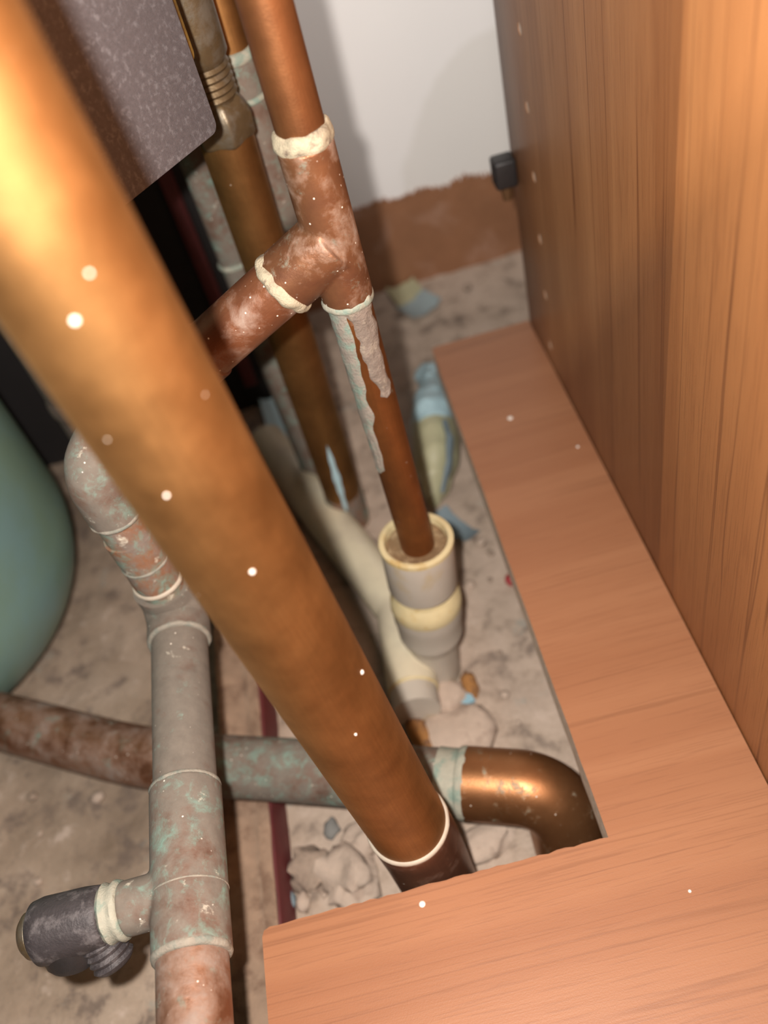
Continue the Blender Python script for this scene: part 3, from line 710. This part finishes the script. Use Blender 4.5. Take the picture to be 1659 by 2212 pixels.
# ------------------------------------------------------------------ scraps and rubble
def chunk(name, q, sx, sy, sz, m, label, cat, group=None, seed=0.0, rz=0.0, parent=None, rough=0.32, sub=2):
    p = at_z(q, FLOOR+sz*0.5)
    bm = bmesh.new(); bmesh.ops.create_icosphere(bm, subdivisions=sub, radius=1.0)
    for v in bm.verts:
        d = v.co.copy(); f = 1+rough*noise.noise(d*1.6+Vector((seed, seed*2, 0)))+rough*0.5*noise.noise(d*4+Vector((seed, 0, 7)))
        v.co = Vector((d.x*sx*f, d.y*sy*f, d.z*sz*f))
    bmesh.ops.rotate(bm, verts=bm.verts, cent=(0, 0, 0), matrix=Matrix.Rotation(rz, 3, 'Z'))
    o = link_mesh(name, bm, m, None, 60); o.location = (p.x, p.y, FLOOR+sz*0.45)
    return tag(o, label, cat, group)
def flake(name, q, w, d, t, m, label, rz=0.0, curl=0.0, lift=0.001, seed=0, group=None):
    """thin curled chip of paint or sheet"""
    p = at_z(q, FLOOR+lift); bm = bmesh.new(); n = 10; lo = []; hi = []
    for i in range(n+1):
        x = -w+2*w*i/n; zz = curl*(x/w)**2; e = 1+0.25*noise.noise(Vector((i*0.7, seed, 0)))
        lo.append((bm.verts.new((x, -d*e, zz)), bm.verts.new((x, d*e, zz)))); hi.append((bm.verts.new((x, -d*e, zz+t)), bm.verts.new((x, d*e, zz+t))))
    for i in range(n):
        bm.faces.new((hi[i][0], hi[i+1][0], hi[i+1][1], hi[i][1])); bm.faces.new((lo[i][0], lo[i][1], lo[i+1][1], lo[i+1][0]))
        bm.faces.new((lo[i][0], lo[i+1][0], hi[i+1][0], hi[i][0])); bm.faces.new((lo[i][1], hi[i][1], hi[i+1][1], lo[i+1][1]))
    for i in (0, n): bm.faces.new((lo[i][0], hi[i][0], hi[i][1], lo[i][1]))
    bmesh.ops.recalc_face_normals(bm, faces=bm.faces)
    o = link_mesh(name, bm, m, None, 30); o.location = (p.x, p.y, FLOOR+lift); o.rotation_euler.z = rz
    return tag(o, label, 'scrap', group)
flake('blue_chip', (1003, 1511), 0.0042, 0.0042, 0.002, M_bluec, 'square pale blue chip on the floor below the white socket', 0.25, 0.0, 0.0015, 1)
flake('blue_chip', (952, 1459), 0.0026, 0.0020, 0.001, M_bluec, 'tiny blue chip between the cream pipe end and the white socket', 0.5, 0.0, 0.001, 2)
flake('blue_strip', (988, 1142), 0.0150, 0.0052, 0.001, M_gblue, 'grey-blue curled strip on the floor right of the white socket', math.radians(-62), 0.005, 0.002, 3)
flake('paint_sheet', (905, 665), 0.014, 0.011, 0.001, M_bluem, 'blue paint scrap on the floor near the back wall', 0.5, 0.004, 0.003, 4)
flake('paint_sheet', (880, 640), 0.012, 0.016, 0.001, M_olive, 'olive paint scrap lying by the blue scrap near the back wall', 0.2, 0.003, 0.0015, 5)
flake('blue_sheet', (612, 905), 0.012, 0.024, 0.0015, M_blue, 'pale blue sheet scrap on the floor left of the rear copper pipe', 0.1, 0.004, 0.004, 6)
chunk('red_chip', (1101, 1252), 0.0026, 0.0036, 0.003, M_redchip, 'tiny dark red chip beside the edge of the board strip', 'chip', None, 3.0)
chunk('plaster_patch', (985, 1590), 0.020, 0.017, 0.0055, M_stonep, 'flat pale plaster patch on the floor beyond the elbow', 'rubble', None, 2.0, 0.4, sub=3, rough=0.25)
chunk('plaster_patch', (950, 1510), 0.013, 0.012, 0.005, M_stonep, 'pale plaster lump right of the cream pipe end', 'rubble', None, 5.0, 0.1, sub=3, rough=0.3)
chunk('rusty_lump', (912, 1590), 0.006, 0.014, 0.006, M_rust, 'rusty orange lump beside the big copper pipe', 'rubble', None, 6.0, 0.2, sub=3)
chunk('rusty_lump', (1015, 1478), 0.004, 0.008, 0.004, M_rust, 'dark rusty lump just behind the square blue chip', 'rubble', None, 8.0, 0.1, sub=3)
chunk('rubble_lump', (755, 1895), 0.012, 0.015, 0.010, M_stonep, 'largest pale rubble lump left of the big pipe coupling', 'rubble', None, 7.0, 0.2, sub=3, rough=0.7)
chunk('rubble_lump', (680, 1880), 0.010, 0.012, 0.007, M_stone, 'brown rubble lump against the red batten edge', 'rubble', None, 9.0, 0.9, sub=3, rough=0.5)
chunk('grey_pebble', (622, 1945), 0.004, 0.005, 0.004, M_gblue, 'small grey-blue pebble against the red batten edge', 'pebble', None, 1.0)
chunk('white_pebble', (655, 1950), 0.0035, 0.0045, 0.004, M_stonep, 'small pale pebble beside the grey-blue one', 'pebble', None, 4.0)
chunk('rubble_lump', (715, 1790), 0.004, 0.005, 0.003, M_slate, 'grey slate-coloured crumb under the horizontal pipe shadow', 'rubble', None, 12.0)
chunk('rubble_lump', (790, 1810), 0.012, 0.008, 0.006, M_stonep, 'pale rubble lump just below the horizontal pipe', 'rubble', None, 14.0, 0.5, sub=3, rough=0.45)
chunk('rubble_lump', (1050, 1810), 0.014, 0.008, 0.005, M_stonep, 'pale rubble lump below the elbow of the horizontal pipe', 'rubble', None, 16.0, 0.3, sub=3, rough=0.45)
random.seed(11)
CRUMBS = [((1060, 1195), 'pale crumb just right of the grey-blue curled strip'),
  ((1038, 1170), 'smaller pale crumb touching the tip of the grey-blue strip'),
  ((1090, 1500), 'pale crumb on bare floor right of the square blue chip'),
  ((1058, 1252), 'crumb just left of the tiny dark red chip'),
  ((1015, 1262), 'grey crumb midway between white socket and red chip'),
  ((1120, 1560), 'crumb near the board strip, above the bronze elbow'),
  ((1080, 1410), 'lone crumb beside the board strip below the red chip'),
  ((1150, 1640), 'crumb tucked between bronze elbow top and board strip'),
  ((210, 1720), 'pale crumb in the shadow under the left end of the horizontal pipe'),
  ((70, 1720), 'pale pinkish crumb below the horizontal pipe at the left edge'),
  ((85, 1800), 'second crumb below the horizontal pipe at left, above the drain cock'),
  ((180, 1560), 'crumb just above the horizontal pipe, right of the tank'),
  ((160, 1410), 'pale pinkish crumb at the foot of the green tank'),
  ((250, 1600), 'crumb resting close above the horizontal pipe left of the oxidised pipe'),
  ((80, 1905), 'pale crumb just above the black drain cock'),
  ((785, 1060), 'crumb between the rear copper pipe foot and the white socket'),
  ((760, 850), 'crumb behind the rear copper pipe and slim pipe'),
  ((1060, 640), 'pale crumb near the back wall beside the panel'),
  ((1010, 620), 'crumb near the back wall close to the blue paint scrap'),
  ((1000, 720), 'crumb just beyond the far end of the board strip'),
  ((700, 1930), 'brown crumb beside the largest rubble lump, near the board edge'),
  ((840, 1870), 'crumb against the dark coupling of the big pipe')]
for i, (q, lab) in enumerate(CRUMBS):
    s = random.uniform(0.0014, 0.0036)
    chunk('floor_crumb', q, s, s*random.uniform(0.7, 1.3), s*0.6, M_stonep if i % 3 else M_stone, lab, 'crumb', 'loose crumbs on the floor', i*1.3, i, sub=1)
# white paint spots on the copper and the board (parts of what they stick to)
def spot(parent, p, nrm, r, m=M_dot):
    nrm = Vector(nrm).normalized(); bm = bmesh.new()
    add_lathe(bm, Vector(p)-nrm*0.0002, nrm, [(0, r), (0.0003, r*0.95), (0.0006, r*0.6), (0.0007, r*0.1)], 14)
    return link_mesh('paint_spot', bm, m, parent, 60)
def hit_axis(q, a, d, rad):
    """point of a straight pipe's skin seen at q"""
    o = CAM-a; rd = ray(q).normalized(); d = d.normalized()
    u = rd-d*rd.dot(d); w = o-d*o.dot(d)
    A_, B_, C_ = u.dot(u), 2*u.dot(w), w.dot(w)-rad*rad; disc = B_*B_-4*A_*C_
    if disc < 0: return None
    t = (-B_-math.sqrt(disc))/(2*A_); p = CAM+rd*t; n = (p-a)-d*(p-a).dot(d); return p, n
for q, r in (((162, 693), 0.0006), ((360, 1070), 0.0004), ((545, 1235), 0.0006), ((782, 1452), 0.0007), ((768, 1586), 0.0004), ((193, 590), 0.00035)):
    h = hit_axis(q, pr, dirA, RA)
    if h: spot(big, h[0], h[1], r)
for q, r in (((1102, 903), 0.0014), ((912, 1953), 0.0012), ((1490, 1925), 0.0006), ((1248, 965), 0.0007)):
    p = at_z(q, 0.0); spot(board, p, (0, 0, 1), r)
h = hit_axis((565, 578), tc, brd, 0.0101)
if h: spot(tb, h[0], h[1], 0.0010)
